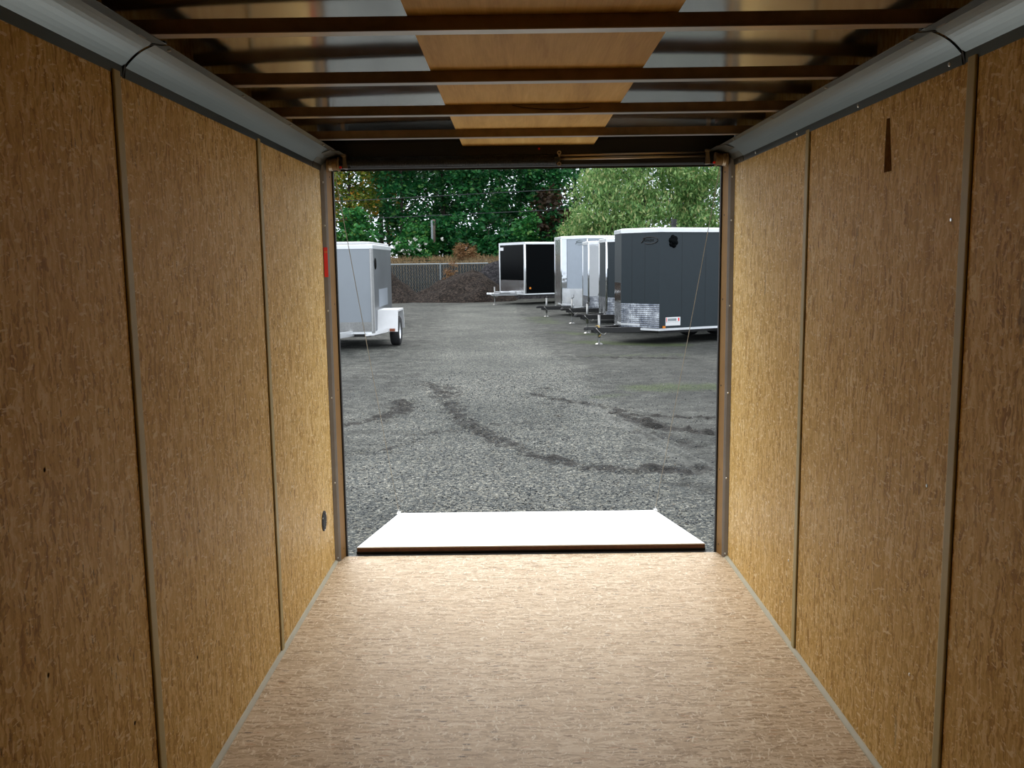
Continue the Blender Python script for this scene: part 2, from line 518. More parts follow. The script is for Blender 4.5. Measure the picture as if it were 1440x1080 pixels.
# cove mouldings between wall and roof, two lengths on each side
def cove(name, s, y0, y1, end):
    P = [(1.0135, 1.987), (1.0105, 2.012)]
    for k in range(1, 9):       # hollow curve up to the lip
        u = k / 8; bul = 0.007 * math.sin(math.pi * u)
        P.append((1.0105 - 0.0745 * u + bul * 0.55, 2.012 + 0.052 * u + bul * 0.83))
    P += [(0.902, 2.0615)]
    if end: P = [(x - 0.0025, z - 0.002) for x, z in P]
    Q = [(x + 0.0012, z + 0.0015) for x, z in reversed(P)]
    b = MB().extr([(s * x, z) for x, z in P + Q], 'y', y0, y1)
    o = b.build(name, M['cove'], kind='structure')
    return o


n = 12
for s, side in ((-1, 'left'), (1, 'right')):
    jy = 2.285 if s < 0 else 2.26
    a = cove('trim_%d' % n, s, YF, jy, False)
    c = cove('trim_%d' % (n + 1), s, jy + 0.006, 4.50, True)
    n += 2
    # dark shadow gap backing strip at the joint
    MB().extr([(s * 1.014, 1.985), (s * 1.005, 2.021), (s * 0.96, 2.060), (s * 0.905, 2.064), (s * 0.905, 2.07), (s * 1.014, 2.07)], 'y', jy - 0.004, jy + 0.010).build('joint_backing', M['black'], parent=a)
    for y in (2.33, 2.93, 3.55, 4.15, 4.44):
        sc = MB().lathe([(0.0, -0.003), (0.0045, -0.003), (0.0065, -0.001), (0.0065, 0), (0, 0)], (s * 1.0105, y, 2.0), 'x', 12)
        sc.build('screw', M['screw'], parent=c, smooth=True)
    for y in (2.33, 2.95, 3.56, 4.16):
        MB().lathe([(0, -0.003), (0.005, -0.002), (0.005, 0.001), (0, 0.001)], (s * 0.914, y, 2.0585), 'z', 10).build('screw', M['screw'], parent=c)
    # end filler plate, bent sheet at the rear corner
    P = [(1.010, 1.984), (1.006, 2.012), (0.975, 2.044), (0.925, 2.060), (0.885, 2.056)]
    Q = [(x + 0.001, z + 0.0015) for x, z in reversed(P)]
    MB().extr([(s * x, z) for x, z in P + Q], 'y', 4.36, 4.62).build('trim_%d' % (n + 20), M['filler'], kind='structure')
    n += 0

# battens over the board seams
for s, ys in ((-1, (3.436, 2.221, 1.006, -0.21)), (1, (3.403, 2.196, 0.981, -0.24))):
    for y in ys:
        w = 0.042
        P = [(0, -0.0), (0.0050, 0.0004), (0.0065, 0.004), (0.0065, w - 0.008), (0.0045, w - 0.001), (0, w)]
        b = MB()
        poly = [(s * (W - 0.0002 - d), y + u) for d, u in P]
        b.prism(poly, 0.008, 1.995)
        o = b.build('trim_%d' % (40 + n), M['batten'], kind='structure'); n += 1
        MB().box(min(s * W, s * (W - 0.0015)), max(s * W, s * (W - 0.0015)), y - 0.0022, y, 0.008, 1.99).build('seam_gap', M['black'], parent=o)

# khaki strips along the floor edges
for s, side in ((-1, 'left'), (1, 'right')):
    poly = [(s * W, 0.0), (s * (W - 0.014), 0.0), (s * (W - 0.012), 0.004), (s * (W - 0.004), 0.013), (s * W, 0.014)]
    MB().extr(poly, 'y', YF, 4.56).build('baseboard_' + side, M['floor_strip'], kind='structure')

# screws in the wall boards
for s, pts, wl in ((-1, [(1.78, 1.13), (2.10, 0.42), (1.73, 0.72), (3.0, 0.26), (2.62, 0.75), (2.54, 0.39), (3.66, 0.5)], wall_l),
                   (1, [(2.29, 1.62), (2.35, 0.93), (2.40, 0.38), (3.52, 0.33)], wall_r)):
    for y, z in pts:
        MB().lathe([(0, -0.002), (0.004, -0.002), (0.005, 0), (0, 0)], (s * (W - 0.0), y, z), 'x', 12).build('screw', M['screw'], parent=wl)
# dark glue mark high on the right wall
MB().add([(W - 0.0006, 2.665, 1.775), (W - 0.0006, 2.72, 1.775), (W - 0.0006, 2.715, 1.927), (W - 0.0006, 2.693, 1.927)], [(0, 1, 2, 3)]).build(
    'glue_mark', plain('dark_glue_mark', (0.12, 0.055, 0.018), 0.95, 0, 0.35, 60, 0.0), parent=wall_r)

# rear door frame, one upright on each side, header above
tape_on = None
for s, side in ((-1, 'left'), (1, 'right')):
    P = [(1.015, 4.54), (1.0135, 4.54), (0.998, 4.556), (0.990, 4.572), (0.990, 4.575), (1.015, 4.58)]
    b = MB().prism([(s * x, y) for x, y in P], 0.0, 2.05)
    j = b.build('trim_%d' % (60 + (s + 1)), M['jamb_grey'], kind='structure')
    P = [(0.996, 4.576), (0.992, 4.574), (0.978, 4.640), (0.978, 4.655), (1.03, 4.655), (1.03, 4.576)]
    k = MB().prism([(s * x, y) for x, y in P], 0.0, 2.05).build('jamb_face', M['jamb'], parent=j)
    P = [(0.978, 4.642), (0.970, 4.644), (0.970, 4.668), (1.03, 4.668), (1.03, 4.656), (0.978, 4.656)]
    MB().prism([(s * x, y) for x, y in P], -0.06, 2.05).build('door_seal', M['rubber'], parent=j)
    for z in (0.02, 0.42, 0.86, 1.30, 1.72, 1.93):
        MB().lathe([(0, -0.002), (0.004, -0.002), (0.005, 0.001), (0, 0.001)], (s * 0.983, 4.62, z + 0.03), 'x', 10).build('screw', M['black'], parent=j)
        MB().lathe([(0, -0.002), (0.004, -0.002), (0.005, 0.001), (0, 0.001)], (s * 1.004, 4.550, z), 'y', 10).build('screw', M['screw'], parent=j)
    if s < 0: tape_on = j
tp = MB().prism([(-1.0105, 4.5405), (-0.9955, 4.5565), (-0.9965, 4.5575), (-1.0115, 4.5415)], 1.468, 1.614).build('reflective_tape', M['red'], parent=tape_on)
tp2 = MB()
for zz in (1.594, 1.588):
    tp2.prism([(-1.0085, 4.5422), (-0.9965, 4.5550), (-0.9970, 4.5553), (-1.0090, 4.5425)], zz - 0.0012, zz + 0.0012)
tp2.build('tape_print', M['yellow'], parent=tape_on)
MB().box(-1.02, 1.02, 4.600, 4.668, 2.000, 2.14).build('trim_70', M['black'], kind='structure')
MB().box(-0.975, 0.975, 4.668, 4.674, 1.992, 2.03).build('trim_71', M['rubber'], kind='structure')

# round flow-through vent low on the left wall
v = empty('wall_vent', (-W, 4.31, 0.289), label='small round black vent set low in the left wall beside the doorway', cat='vent')
MB().lathe([(0.0, 0.001), (0.036, 0.001), (0.040, 0.004), (0.049, 0.004), (0.050, 0.0), (0, 0)], (0, 0, 0), 'x', 28).build('vent_ring', M['rubber'], parent=v, smooth=False)
b = MB()
for k in range(-3, 4):
    hw = math.sqrt(0.038 ** 2 - (k * 0.01) ** 2) * 0.95
    b.box(0.001, 0.006, -hw, hw, k * 0.01 - 0.0018, k * 0.01 + 0.0018)
b.build('louvre', M['black'], parent=v)
for a in (0.6, 2.6, 4.7):
    MB().lathe([(0, 0.004), (0.003, 0.0055), (0.004, 0.004)], (0, 0.0445 * math.cos(a), 0.0445 * math.sin(a)), 'x', 8).build('screw', M['screw'], parent=v)

# spring counterbalance of the ramp door
sp = empty('ramp_door_spring', (0, 4.575, 2.03), label='dark coiled ramp door spring assembly with cable drums under the header', cat='door spring')
# (children in local coords relative to that base)
b = MB()
pts = []
N = 150
for i in range(N * 10):
    t = i / 10.0
    a = 2 * math.pi * t
    pts.append((-0.87 + 1.01 * t / N, 0.024 * math.cos(a), -0.004 + 0.024 * math.sin(a)))
b.tube(pts, 0.0033, 5)
b.build('coil_spring', M['black'], parent=sp, smooth=True)
MB().tube([(-0.97, 0, -0.004), (0.16, 0, -0.004)], 0.0195, 14).build('spring_shaft', M['black'], parent=sp, smooth=True)
MB().tube([(0.16, -0.004, 0.014), (0.875, -0.004, 0.022)], 0.0055, 10).build('tension_rod', M['bow_lip'], parent=sp, smooth=True)
MB().tube([(0.16, -0.004, -0.002), (0.875, -0.004, 0.004)], 0.0075, 10).build('tension_rod', M['bow_lip'], parent=sp, smooth=True)
MB().box(0.13, 0.87, -0.002, 0.02, -0.028, -0.006).build('rod_channel', M['black'], parent=sp)
b = MB()
for z in (0.028, -0.026):
    b.lathe([(0.0045, -0.003), (0.0105, -0.003), (0.0105, 0.003), (0.0045, 0.003), (0.0045, -0.003)], (0.157, -0.012, z), 'y', 18)
b.box(0.1535, 0.1605, -0.015, -0.010, -0.016, 0.018)
b.build('link_plate', M['bow_lip'], parent=sp)
for x in (-0.893, 0.885):
    b = MB().prism_pts([(x - 0.012, -0.02, -0.036), (x + 0.012, -0.02, -0.036), (x + 0.006, 0.03, -0.036), (x - 0.006, 0.03, -0.036)],
                       [(x - 0.012, -0.02, 0.034), (x + 0.004, -0.02, 0.034), (x + 0.004, 0.03, 0.034), (x - 0.006, 0.03, 0.034)])
    b.box(x - 0.018, x + 0.008, -0.026, -0.02, 0.022, 0.034)
    b.build('spring_bracket', M['bow_lip'], parent=sp, bevel=0.002)
for s in (-1, 1):
    d = MB().lathe([(0.0, -0.030), (0.034, -0.030), (0.034, -0.020), (0.030, -0.018), (0.030, 0.018), (0.037, 0.022), (0.037, 0.030), (0, 0.030)], (s * 0.952, 0, -0.012), 'x', 26)
    dd = d.build('cable_drum', M['bow'], parent=sp, smooth=False)
    cw = MB()
    for k in range(5):
        cw.lathe([(0.0305, -0.002), (0.0335, 0), (0.0305, 0.002)], (s * (0.960 + 0.0055 * k), 0, -0.012), 'x', 24)
    cw.build('cable_winding', M['wire_steel'], parent=dd, smooth=True)
    MB().lathe([(0, -0.004), (0.006, -0.004), (0.006, 0.004), (0, 0.004)], (s * 0.915, -0.020, -0.03), 'y', 12).build('bolt', M['red'], parent=sp)
MB().lathe([(0, -0.003), (0.005, -0.002), (0.005, 0.002), (0, 0.002)], (0.06, 0.024, 0.052), 'y', 10).build('bolt', M['red'], parent=sp)

# ------------------------------------------------------------------ ramp
RY0, RZ0 = 4.675, 0.036
RY1, RZ1 = 6.40, -0.262
th = 0.030
rp = empty('loading_ramp', (0, RY0, 0), label='white topped plywood ramp door lowered flat onto the gravel outside the doorway', cat='ramp')


def rpt(x, t, dz):   # t 0..1 along the ramp
    return (x, (RY1 - RY0) * t, RZ0 + (RZ1 - RZ0) * t + dz)


def rslab(x0, x1, t0, t1, d0, d1):
    return MB().prism_pts([rpt(x0, t0, d0), rpt(x1, t0, d0), rpt(x1, t1, d0), rpt(x0, t1, d0)],
                          [rpt(x0, t0, d1), rpt(x1, t0, d1), rpt(x1, t1, d1), rpt(x0, t1, d1)])


rslab(-0.925, 0.925, 0.002, 1, -0.006, 0).build('ramp_board', M['ramp'], parent=rp)
rslab(-0.925, 0.925, 0.0, 0.998, -0.024, -0.0062).build('board_core', M['ply_edge'], parent=rp)
rslab(-0.93, 0.93, 0.006, 1.002, -0.058, -0.0245).build('ramp_frame', M['black'], parent=rp)
MB().tube([(-0.93, -0.004, -0.012), (0.93, -0.004, -0.012)], 0.010, 10).build('hinge', M['black'], parent=rp)
for s in (-1, 1):
    x = s * 0.925
    c = rpt(x, 0.985, 0.012)
    b = MB().box(x - 0.012, x + 0.012, c[1] - 0.03, c[1] + 0.03, c[2] - 0.012, c[2] - 0.006)
    b.tube([(x, c[1] + 0.012 * math.cos(a), c[2] + 0.004 + 0.012 * math.sin(a)) for a in np.linspace(0, 2 * math.pi, 14)], 0.003, 6)
    b.build('cable_eye', M['screw'], parent=rp)
for s, nm in ((-1, 'left'), (1, 'right')):
    x0, x1 = s * 0.955, s * 0.925
    pts = []
    for t in np.linspace(0, 1, 12):
        pts.append((x0 + (x1 - x0) * t, 4.608 + (6.372 - 4.608) * t, 1.985 + (-0.238 - 1.985) * t - 0.012 * math.sin(math.pi * t)))
    MB().tube(pts, 0.0019, 6).build('lift_cable', M['wire_steel'], label='thin steel ramp cable running down the %s side of the doorway' % nm, cat='cable')

# ------------------------------------------------------------------ yard
TR = {
    'rut': [([(-1.32, 13.71), (-1.0, 12.2), (-0.72, 10.83), (-0.27, 9.56), (0.16, 8.74), (0.61, 8.25), (0.98, 8.03), (1.5, 8.0)], 0.20, 0.62),
            ([(-2.9, 10.3), (-2.14, 10.59), (-1.77, 10.91)], 0.09, 0.75), ([(-1.77, 10.91), (-1.55, 11.6), (-1.60, 12.3)], 0.20, 0.75),
            ([(1.16, 11.3), (1.38, 10.68)], 0.10, 0.8), ([(1.38, 10.68), (1.60, 10.1), (2.08, 9.80), (3.2, 9.7)], 0.17, 1.15),
            ([(1.25, 11.15), (1.84, 10.8), (2.29, 10.72), (3.2, 10.7)], 0.07, 0.9),
            ([(1.15, 8.2), (1.5, 8.0), (1.6, 8.15)], 0.14, 0.95),
            ([(0.2, 12.9), (0.56, 12.33), (0.99, 11.9), (1.25, 11.4)], 0.16, 0.6),
            ([(1.3, 9.9), (1.9, 9.0), (2.4, 8.6)], 0.25, 0.42),
            ([(-1.0, 12.6), (-1.1, 13.6), (-1.6, 14.3)], 0.32, 0.5),
            ([(0.3, 12.6), (0.4, 13.4)], 0.3, 0.45),
            ([(1.1, 17.9), (1.9, 17.6), (3.2, 17.4)], 0.16, 0.7), ([(-3.4, 15.2), (-2.4, 15.0), (-1.8, 15.3)], 0.14, 0.5),
            ([(-1.8, 9.0), (-1.41, 9.1), (-1.11, 10.0), (-0.6, 10.4), (0.2, 10.6)], 0.25, 0.38),
            ([(1.3, 7.6), (1.9, 7.0), (2.3, 6.5)], 0.4, 0.35), ([(0.2, 9.4), (0.5, 11.5), (0.3, 13.5)], 0.35, 0.28)],
    'pale': [([(0.66, 12.45), (0.95, 11.23), (1.15, 10.23), (1.35, 9.02), (1.60, 8.0), (1.75, 7.2)], 0.09, 0.75),
             ([(0.95, 11.8), (1.3, 10.2), (1.55, 9.0), (1.75, 8.2)], 0.04, 0.8)],
    'moss': [([(1.9, 13.5), (2.8, 13.4)], 0.55, 0.72), ([(1.1, 12.6), (1.4, 12.8)], 0.35, 0.42),
             ([(1.6, 21.2), (2.4, 20.7), (3.4, 20.2)], 0.6, 0.75), ([(1.2, 24.3), (1.8, 23.6)], 0.6, 0.55), ([(1.0, 28), (0.6, 31)], 0.8, 0.5),
             ([(2.0, 8.6), (2.3, 7.6)], 0.25, 0.4), ([(1.5, 18.0), (3.2, 18.0)], 0.5, 0.42)],
    'road': [([(0.1, 3.0), (0.0, 9.4), (0.0, 14), (-0.6, 21.7), (-1.2, 40)], 1.15, 1.0)],
}


def seg_field(X, Y, lst):
    out = np.zeros_like(X)
    for pts, w, amp in lst:
        d = np.full_like(X, 1e9)
        for (ax, ay), (bx, by) in zip(pts[:-1], pts[1:]):
            L2 = (bx - ax) ** 2 + (by - ay) ** 2
            t = np.clip(((X - ax) * (bx - ax) + (Y - ay) * (by - ay)) / L2, 0, 1)
            d = np.minimum(d, np.hypot(X - ax - t * (bx - ax), Y - ay - t * (by - ay)))
        out = np.maximum(out, amp * np.exp(-(d / w) ** 2))
    return out


def vnoise(X, Y, s, seed):
    r = np.random.RandomState(seed)
    tab = r.rand(256, 256)
    x = X * s; y = Y * s
    xi = np.floor(x).astype(int); yi = np.floor(y).astype(int)
    fx = x - xi; fy = y - yi
    fx = fx * fx * (3 - 2 * fx); fy = fy * fy * (3 - 2 * fy)
    g = lambda i, j: tab[i % 256, j % 256]
    return (g(xi, yi) * (1 - fx) * (1 - fy) + g(xi + 1, yi) * fx * (1 - fy) + g(xi, yi + 1) * (1 - fx) * fy + g(xi + 1, yi + 1) * fx * fy) - 0.5


def grid_faces(nx, ny):
    i = np.arange(nx - 1)[None, :] + np.arange(ny - 1)[:, None] * nx
    i = i.ravel()
    return np.stack([i, i + 1, i + 1 + nx, i + nx], 1)


gx = np.concatenate([np.linspace(-70, -8, 25)[:-1], np.linspace(-8, -3.6, 30)[:-1], np.arange(-3.6, 4.2, 0.035), np.linspace(4.25, 12, 40), np.linspace(12.5, 70, 25)])
gy = np.concatenate([np.linspace(-25, 4, 16)[:-1], np.arange(4, 15, 0.04), np.arange(15, 30, 0.14), np.linspace(30, 52, 60)])
GX, GY = np.meshgrid(gx, gy)
rut = seg_field(GX, GY, TR['rut'])
Z = GZ + 0.010 * vnoise(GX, GY, 3.1, 1) + 0.03 * vnoise(GX, GY, 0.6, 2) + 0.006 * vnoise(GX, GY, 11, 3)
Z += rut * (0.05 * vnoise(GX, GY, 6, 4) + 0.085 * vnoise(GX, GY, 14, 5) - 0.006)
g = np_mesh('ground', np.stack([GX.ravel(), GY.ravel(), Z.ravel()], 1), grid_faces(len(gx), len(gy)), M['ground'], smooth=True, kind='structure')
for nm in TR:
    at = g.data.attributes.new(nm, 'FLOAT', 'POINT')
    F = seg_field(GX, GY, TR[nm])
    if nm == 'road':
        F = np.clip(F + 0.25 * (GX < 0) + 0.35 * np.exp(-((GY - 4) / 4) ** 2), 0, 1) * 0.95 + 0.15
    at.data.foreach_set('value', F.ravel().astype(np.float32))

# loose stones on the near gravel: uncountable
rs = np.random.RandomState(5)
n = 16000
py = 6.3 + 9.5 * rs.rand(n) ** 1.3
px = rs.randn(n) * 1.0 + 0.0
px = np.where(rs.rand(n) < 0.35, rs.rand(n) * 6.6 - 3.2, px)
ok = ~((np.abs(px) < 1.0) & (py < 6.5))
px, py = px[ok], py[ok]; n = len(px)
sz = 0.004 + 0.007 * rs.rand(n) ** 2
octa = np.array([(1, 0, 0), (0, 1, 0), (-1, 0, 0), (0, -1, 0), (0, 0, 0.7), (0, 0, -0.7)], float)
ofc = np.array([(0, 1, 4), (1, 2, 4), (2, 3, 4), (3, 0, 4), (1, 0, 5), (2, 1, 5), (3, 2, 5), (0, 3, 5)])
vv = octa[None] * (sz[:, None, None] * (0.7 + 0.6 * rs.rand(n, 6, 1)))
ang = rs.rand(n) * 6.28
ca, sa = np.cos(ang)[:, None], np.sin(ang)[:, None]
vx = vv[:, :, 0] * ca - vv[:, :, 1] * sa; vy = vv[:, :, 0] * sa + vv[:, :, 1] * ca
pz = GZ + 0.010 * vnoise(px, py, 3.1, 1) + 0.03 * vnoise(px, py, 0.6, 2) + 0.003
V = np.stack([vx + px[:, None], vy + py[:, None], vv[:, :, 2] + pz[:, None]], 2).reshape(-1, 3)
Fc = (ofc[None] + 6 * np.arange(n)[:, None, None]).reshape(-1, 3)
np_mesh('gravel', V, Fc, M['pebble'], kind='stuff', label='loose grey and tan gravel scattered over the yard in front of the ramp', cat='gravel')

# bank behind the fence
bx = np.linspace(-70, 70, 120); by = np.concatenate([np.linspace(50.4, 54.5, 16), np.linspace(56, 110, 12)])
BX, BY = np.meshgrid(bx, by)
bz = GZ - 0.1 + 2.15 * np.clip((BY - 50.4) / 3.0, 0, 1) ** 0.8 + 0.15 * vnoise(BX, BY, 0.7, 8)
np_mesh('embankment', np.stack([BX.ravel(), BY.ravel(), bz.ravel()], 1), grid_faces(len(bx), len(by)), M['bank'], smooth=True, kind='structure')

# ------------------------------------------------------------------ other trailers
def make_trailer(name, label, tip, ang, Wd, L, depth, zb, zt, skin, guard=None, post=None, gz=0.52, step=True,
                 roof_m='alu_white', tongue_m='black', tongue=0.95, jack=True, wheels=1, fender_x=None, group=None, side_skin=None,
                 front_trim=None, jackfoot=True):
    """local frame: +x forward (towards the coupler), tip of the nose at the origin, base at ground level"""
    t = empty(name, (tip[0], tip[1], GZ), ang, label=label, cat='trailer', group=group)
    h = Wd / 2
    zb -= GZ; zt -= GZ
    poly = ([(0, 0)] if depth > 0 else []) + [(-depth, h), (-L, h), (-L, -h), (-depth, -h)]

    def grow(e, dz=0):
        return ([(e, 0)] if depth > 0 else []) + [(-depth + e * 0.6, h + e), (-L - e, h + e), (-L - e, -h - e), (-depth + e * 0.6, -h - e)]
    MB().prism(poly, zb, zt - 0.06).build('body', M[skin], parent=t)
    if side_skin: MB().box(-L + 0.03, -depth - 0.03, h + 0.001, h + 0.005, zb + 0.05, zt - 0.08).build('side_panel', M[side_skin], parent=t)
    # roof: shallow crown
    b = MB()
    rp_ = grow(0.0)
    b.prism(rp_, zt - 0.06, zt - 0.02)
    b.prism([(x * 0.98 - 0.02, y * 0.86) for x, y in rp_], zt - 0.02, zt + 0.012)
    b.build('roof', M['galv'], parent=t)
    # band rail around the roof edge
    b = MB()
    pg = grow(0.018)
    for i in range(len(pg)):
        (x0, y0), (x1, y1) = pg[i], pg[(i + 1) % len(pg)]
        (u0, v0), (u1, v1) = poly[i], poly[(i + 1) % len(pg)]
        b.prism_pts([(u0, v0, zt - 0.095), (u1, v1, zt - 0.095), (x1, y1, zt - 0.095), (x0, y0, zt - 0.095)],
                    [(u0, v0, zt), (u1, v1, zt), (x1, y1, zt - 0.01), (x0, y0, zt - 0.01)])
    b.build('roof_rail', M[roof_m], parent=t)
    # bottom rail
    b = MB()
    pg = grow(0.012)
    for i in range(len(pg)):
        (x0, y0), (x1, y1) = pg[i], pg[(i + 1) % len(pg)]
        (u0, v0), (u1, v1) = poly[i], poly[(i + 1) % len(pg)]
        z0 = zb - 0.005
        if step and depth > 0 and i in (0, len(pg) - 1):
            # raised over the tongue, then stepping down towards the corner
            k = 0.5
            if i == 0: m0, m1 = (x0 + (x1 - x0) * k, y0 + (y1 - y0) * k), (u0 + (u1 - u0) * k, v0 + (v1 - v0) * k)
            else: m0, m1 = (x1 + (x0 - x1) * k, y1 + (y0 - y1) * k), (u1 + (u0 - u1) * k, v1 + (v0 - v1) * k)
            tipo, tipi, coro, cori = ((x0, y0), (u0, v0), (x1, y1), (u1, v1)) if i == 0 else ((x1, y1), (u1, v1), (x0, y0), (u0, v0))
            b.prism([tipi, m1, m0, tipo], z0 + 0.10, z0 + 0.145)
            b.prism([m1, cori, coro, m0], z0, z0 + 0.045)
        else:
            b.prism([(u0, v0), (u1, v1), (x1, y1), (x0, y0)], z0, z0 + 0.05)
    b.build('bottom_rail', M[roof_m], parent=t)
    if guard:
        b = MB()
        pg = grow(0.006)
        if depth > 0:
            segs = [(pg[0], pg[1], poly[0], poly[1]), (pg[-1], pg[0], poly[-1], poly[0])]
        else:
            segs = [(pg[-1], pg[0], poly[-1], poly[0])]
        for p0, p1, q0, q1 in segs:
            b.prism([q0, q1, p1, p0], zb + (0.04 if not (step and depth) else 0.04), zb + gz)
        b.build('stone_guard', M[guard], parent=t)
    if post:
        if depth > 0: MB().tube([(-0.012, 0, zb + 0.13), (-0.012, 0, zt - 0.09)], 0.04, 12).build('nose_post', M[post], parent=t, smooth=True)
        for s in (-1, 1):
            MB().tube([(-depth - 0.015, s * (h - 0.015), zb + 0.05), (-depth - 0.015, s * (h - 0.015), zt - 0.09)], 0.034, 12).build('corner_post', M[post], parent=t, smooth=True)
    # frame and tongue
    MB().box(-L + 0.05, -depth - 0.05, -h + 0.1, h - 0.1, zb - 0.07, zb - 0.006).build('chassis', M['black'], parent=t)
    zt_ = zb + 0.045
    b = MB()
    for s in (-1, 1):
        b.prism_pts([(-0.55, s * 0.62 - 0.03, zt_ - 0.10), (-0.55, s * 0.62 + 0.03, zt_ - 0.10), (tongue - 0.18, s * 0.03 + 0.03, zt_ - 0.10), (tongue - 0.18, s * 0.03 - 0.03, zt_ - 0.10)],
                    [(-0.55, s * 0.62 - 0.03, zt_ + 0.02), (-0.55, s * 0.62 + 0.03, zt_ + 0.02), (tongue - 0.18, s * 0.03 + 0.03, zt_ + 0.02), (tongue - 0.18, s * 0.03 - 0.03, zt_ + 0.02)])
    b.build('tongue', M[tongue_m], parent=t, bevel=0.006)
    # coupler: channel that swells to a ball socket
    b = MB()
    x = tongue
    b.prism_pts([(x - 0.32, -0.075, zt_ - 0.05), (x - 0.32, 0.075, zt_ - 0.05), (x - 0.02, 0.045, zt_ - 0.03), (x - 0.02, -0.045, zt_ - 0.03)],
                [(x - 0.32, -0.06, zt_ + 0.035), (x - 0.32, 0.06, zt_ + 0.035), (x - 0.04, 0.035, zt_ + 0.045), (x - 0.04, -0.035, zt_ + 0.045)])
    b.lathe([(0.0, 0.055), (0.03, 0.05), (0.052, 0.02), (0.055, -0.03), (0.04, -0.035), (0, -0.03)], (x - 0.02, 0, zt_), 'z', 14)
    b.build('coupler', M[tongue_m], parent=t, bevel=0.005)
    # safety chains
    for s in (-1, 1):
        pts = [(x - 0.52 + 0.30 * u, s * (0.10 + 0.05 * math.sin(math.pi * u)), zt_ - 0.07 - 0.11 * math.sin(math.pi * u) + 0.08 * u) for u in np.linspace(0, 1, 10)]
        MB().tube(pts, 0.010, 6).build('safety_chain', M['galv'], parent=t, smooth=True)
    if jack:
        j = MB().tube([(x - 0.36, 0, zt_ - 0.22), (x - 0.36, 0, zt_ + 0.30)], 0.030, 12).build('jack', M['galv'], parent=t, smooth=True)
        if jackfoot:
            MB().tube([(x - 0.36, 0, 0.02), (x - 0.36, 0, zt_ - 0.2)], 0.020, 10).build('jack_leg', M['galv'], parent=j)
            MB().tube([(x - 0.36, 0, 0.0), (x - 0.36, 0, 0.025)], [0.095, 0.06], 14).build('foot_plate', M['galv'], parent=j)
        MB().tube([(x - 0.36, 0, zt_ + 0.30), (x - 0.36, 0, zt_ + 0.335), (x - 0.36, 0.11, zt_ + 0.345), (x - 0.36, 0.12, zt_ + 0.44)], 0.011, 8).build('jack_handle', M['black'], parent=j)
    # wheels
    wx = fender_x if fender_x is not None else -L * 0.6
    for k in range(wheels):
        for s in (-1, 1):
            X = wx - k * 0.82
            y = s * (h - 0.02)
            tire = MB().lathe([(0.20, -0.09), (0.30, -0.10), (0.335, -0.075), (0.340, 0), (0.335, 0.075), (0.30, 0.10), (0.20, 0.09)], (X, y - s * 0.02, 0.335), 'y', 30)
            w_ = tire.build('wheel', M['rubber'], parent=t, smooth=True)
            MB().lathe([(0, s * 0.05), (0.06, s * 0.06), (0.09, s * 0.035), (0.17, s * 0.05), (0.205, s * 0.085), (0.205, -s * 0.08), (0, -s * 0.08)], (X, y - s * 0.02, 0.335), 'y', 24).build('rim', M['alu_white'], parent=w_)
    for s in (-1, 1):
        x1 = wx + 0.50; x0 = wx - (wheels - 1) * 0.82 - 0.50
        prof_ = [(x1, zb - 0.02), (x1 - 0.16, 0.78 if zb < 0.5 else zb + 0.3), (x0 + 0.16, 0.78 if zb < 0.5 else zb + 0.3), (x0, zb - 0.02)]
        inner = [(xx + (0.05 if xx < wx else -0.05), zz - 0.04) for xx, zz in prof_]
        b = MB()
        loop = prof_ + inner[::-1]
        b.prism_pts([(xx, s * (h + 0.006), zz) for xx, zz in loop], [(xx, s * (h + 0.09), zz) for xx, zz in loop])
        b.build('fender', M['alu_white'], parent=t)
    return t, h, zb, zt


def on_front(depth, h, u, side, off):
    """point on the near half of the V nose: u 0 at the tip, 1 at the corner; off outwards"""
    dx, dy = -depth, h * side
    L_ = math.hypot(dx, dy)
    nx, ny = h / L_, depth / L_ * side
    return (dx * u + nx * off, dy * u + ny * off), (dx / L_, dy / L_)


def front_quad(depth, h, u0, u1, z0, z1, off0, off1, side=1):
    (a, _), (b_, _) = on_front(depth, h, u0, side, off0), on_front(depth, h, u1, side, off0)
    (c, _), (d, _) = on_front(depth, h, u0, side, off1), on_front(depth, h, u1, side, off1)
    return MB().prism([a, b_, d, c], z0, z1)


ANG = math.atan2(-0.43, -0.90)

# nearest: charcoal V nose
A, hA, zbA, ztA = make_trailer('enclosed_trailer', 'large charcoal V-nose enclosed trailer parked nearest on the right', (2.37, 20.9), ANG, 1.87, 5.2, 0.40, -0.03, 2.235,
                         'charcoal', guard='plate', gz=0.59, fender_x=-2.55, wheels=2)
dA = 0.40
# thin screw seams on the skin
for u in (0.28, 0.62):
    front_quad(dA, hA, u, u + 0.004, zbA + 0.62, ztA - 0.1, 0.0, 0.002).build('screw_seam', M['black'], parent=A)
for x in (-0.40 - 0.60, -0.40 - 1.25):
    MB().box(x, x + 0.003, hA, hA + 0.002, zbA + 0.06, ztA - 0.1).build('screw_seam', M['black'], parent=A)
# maker's badge: oval ring with slanted strokes
zc = ztA - 0.27


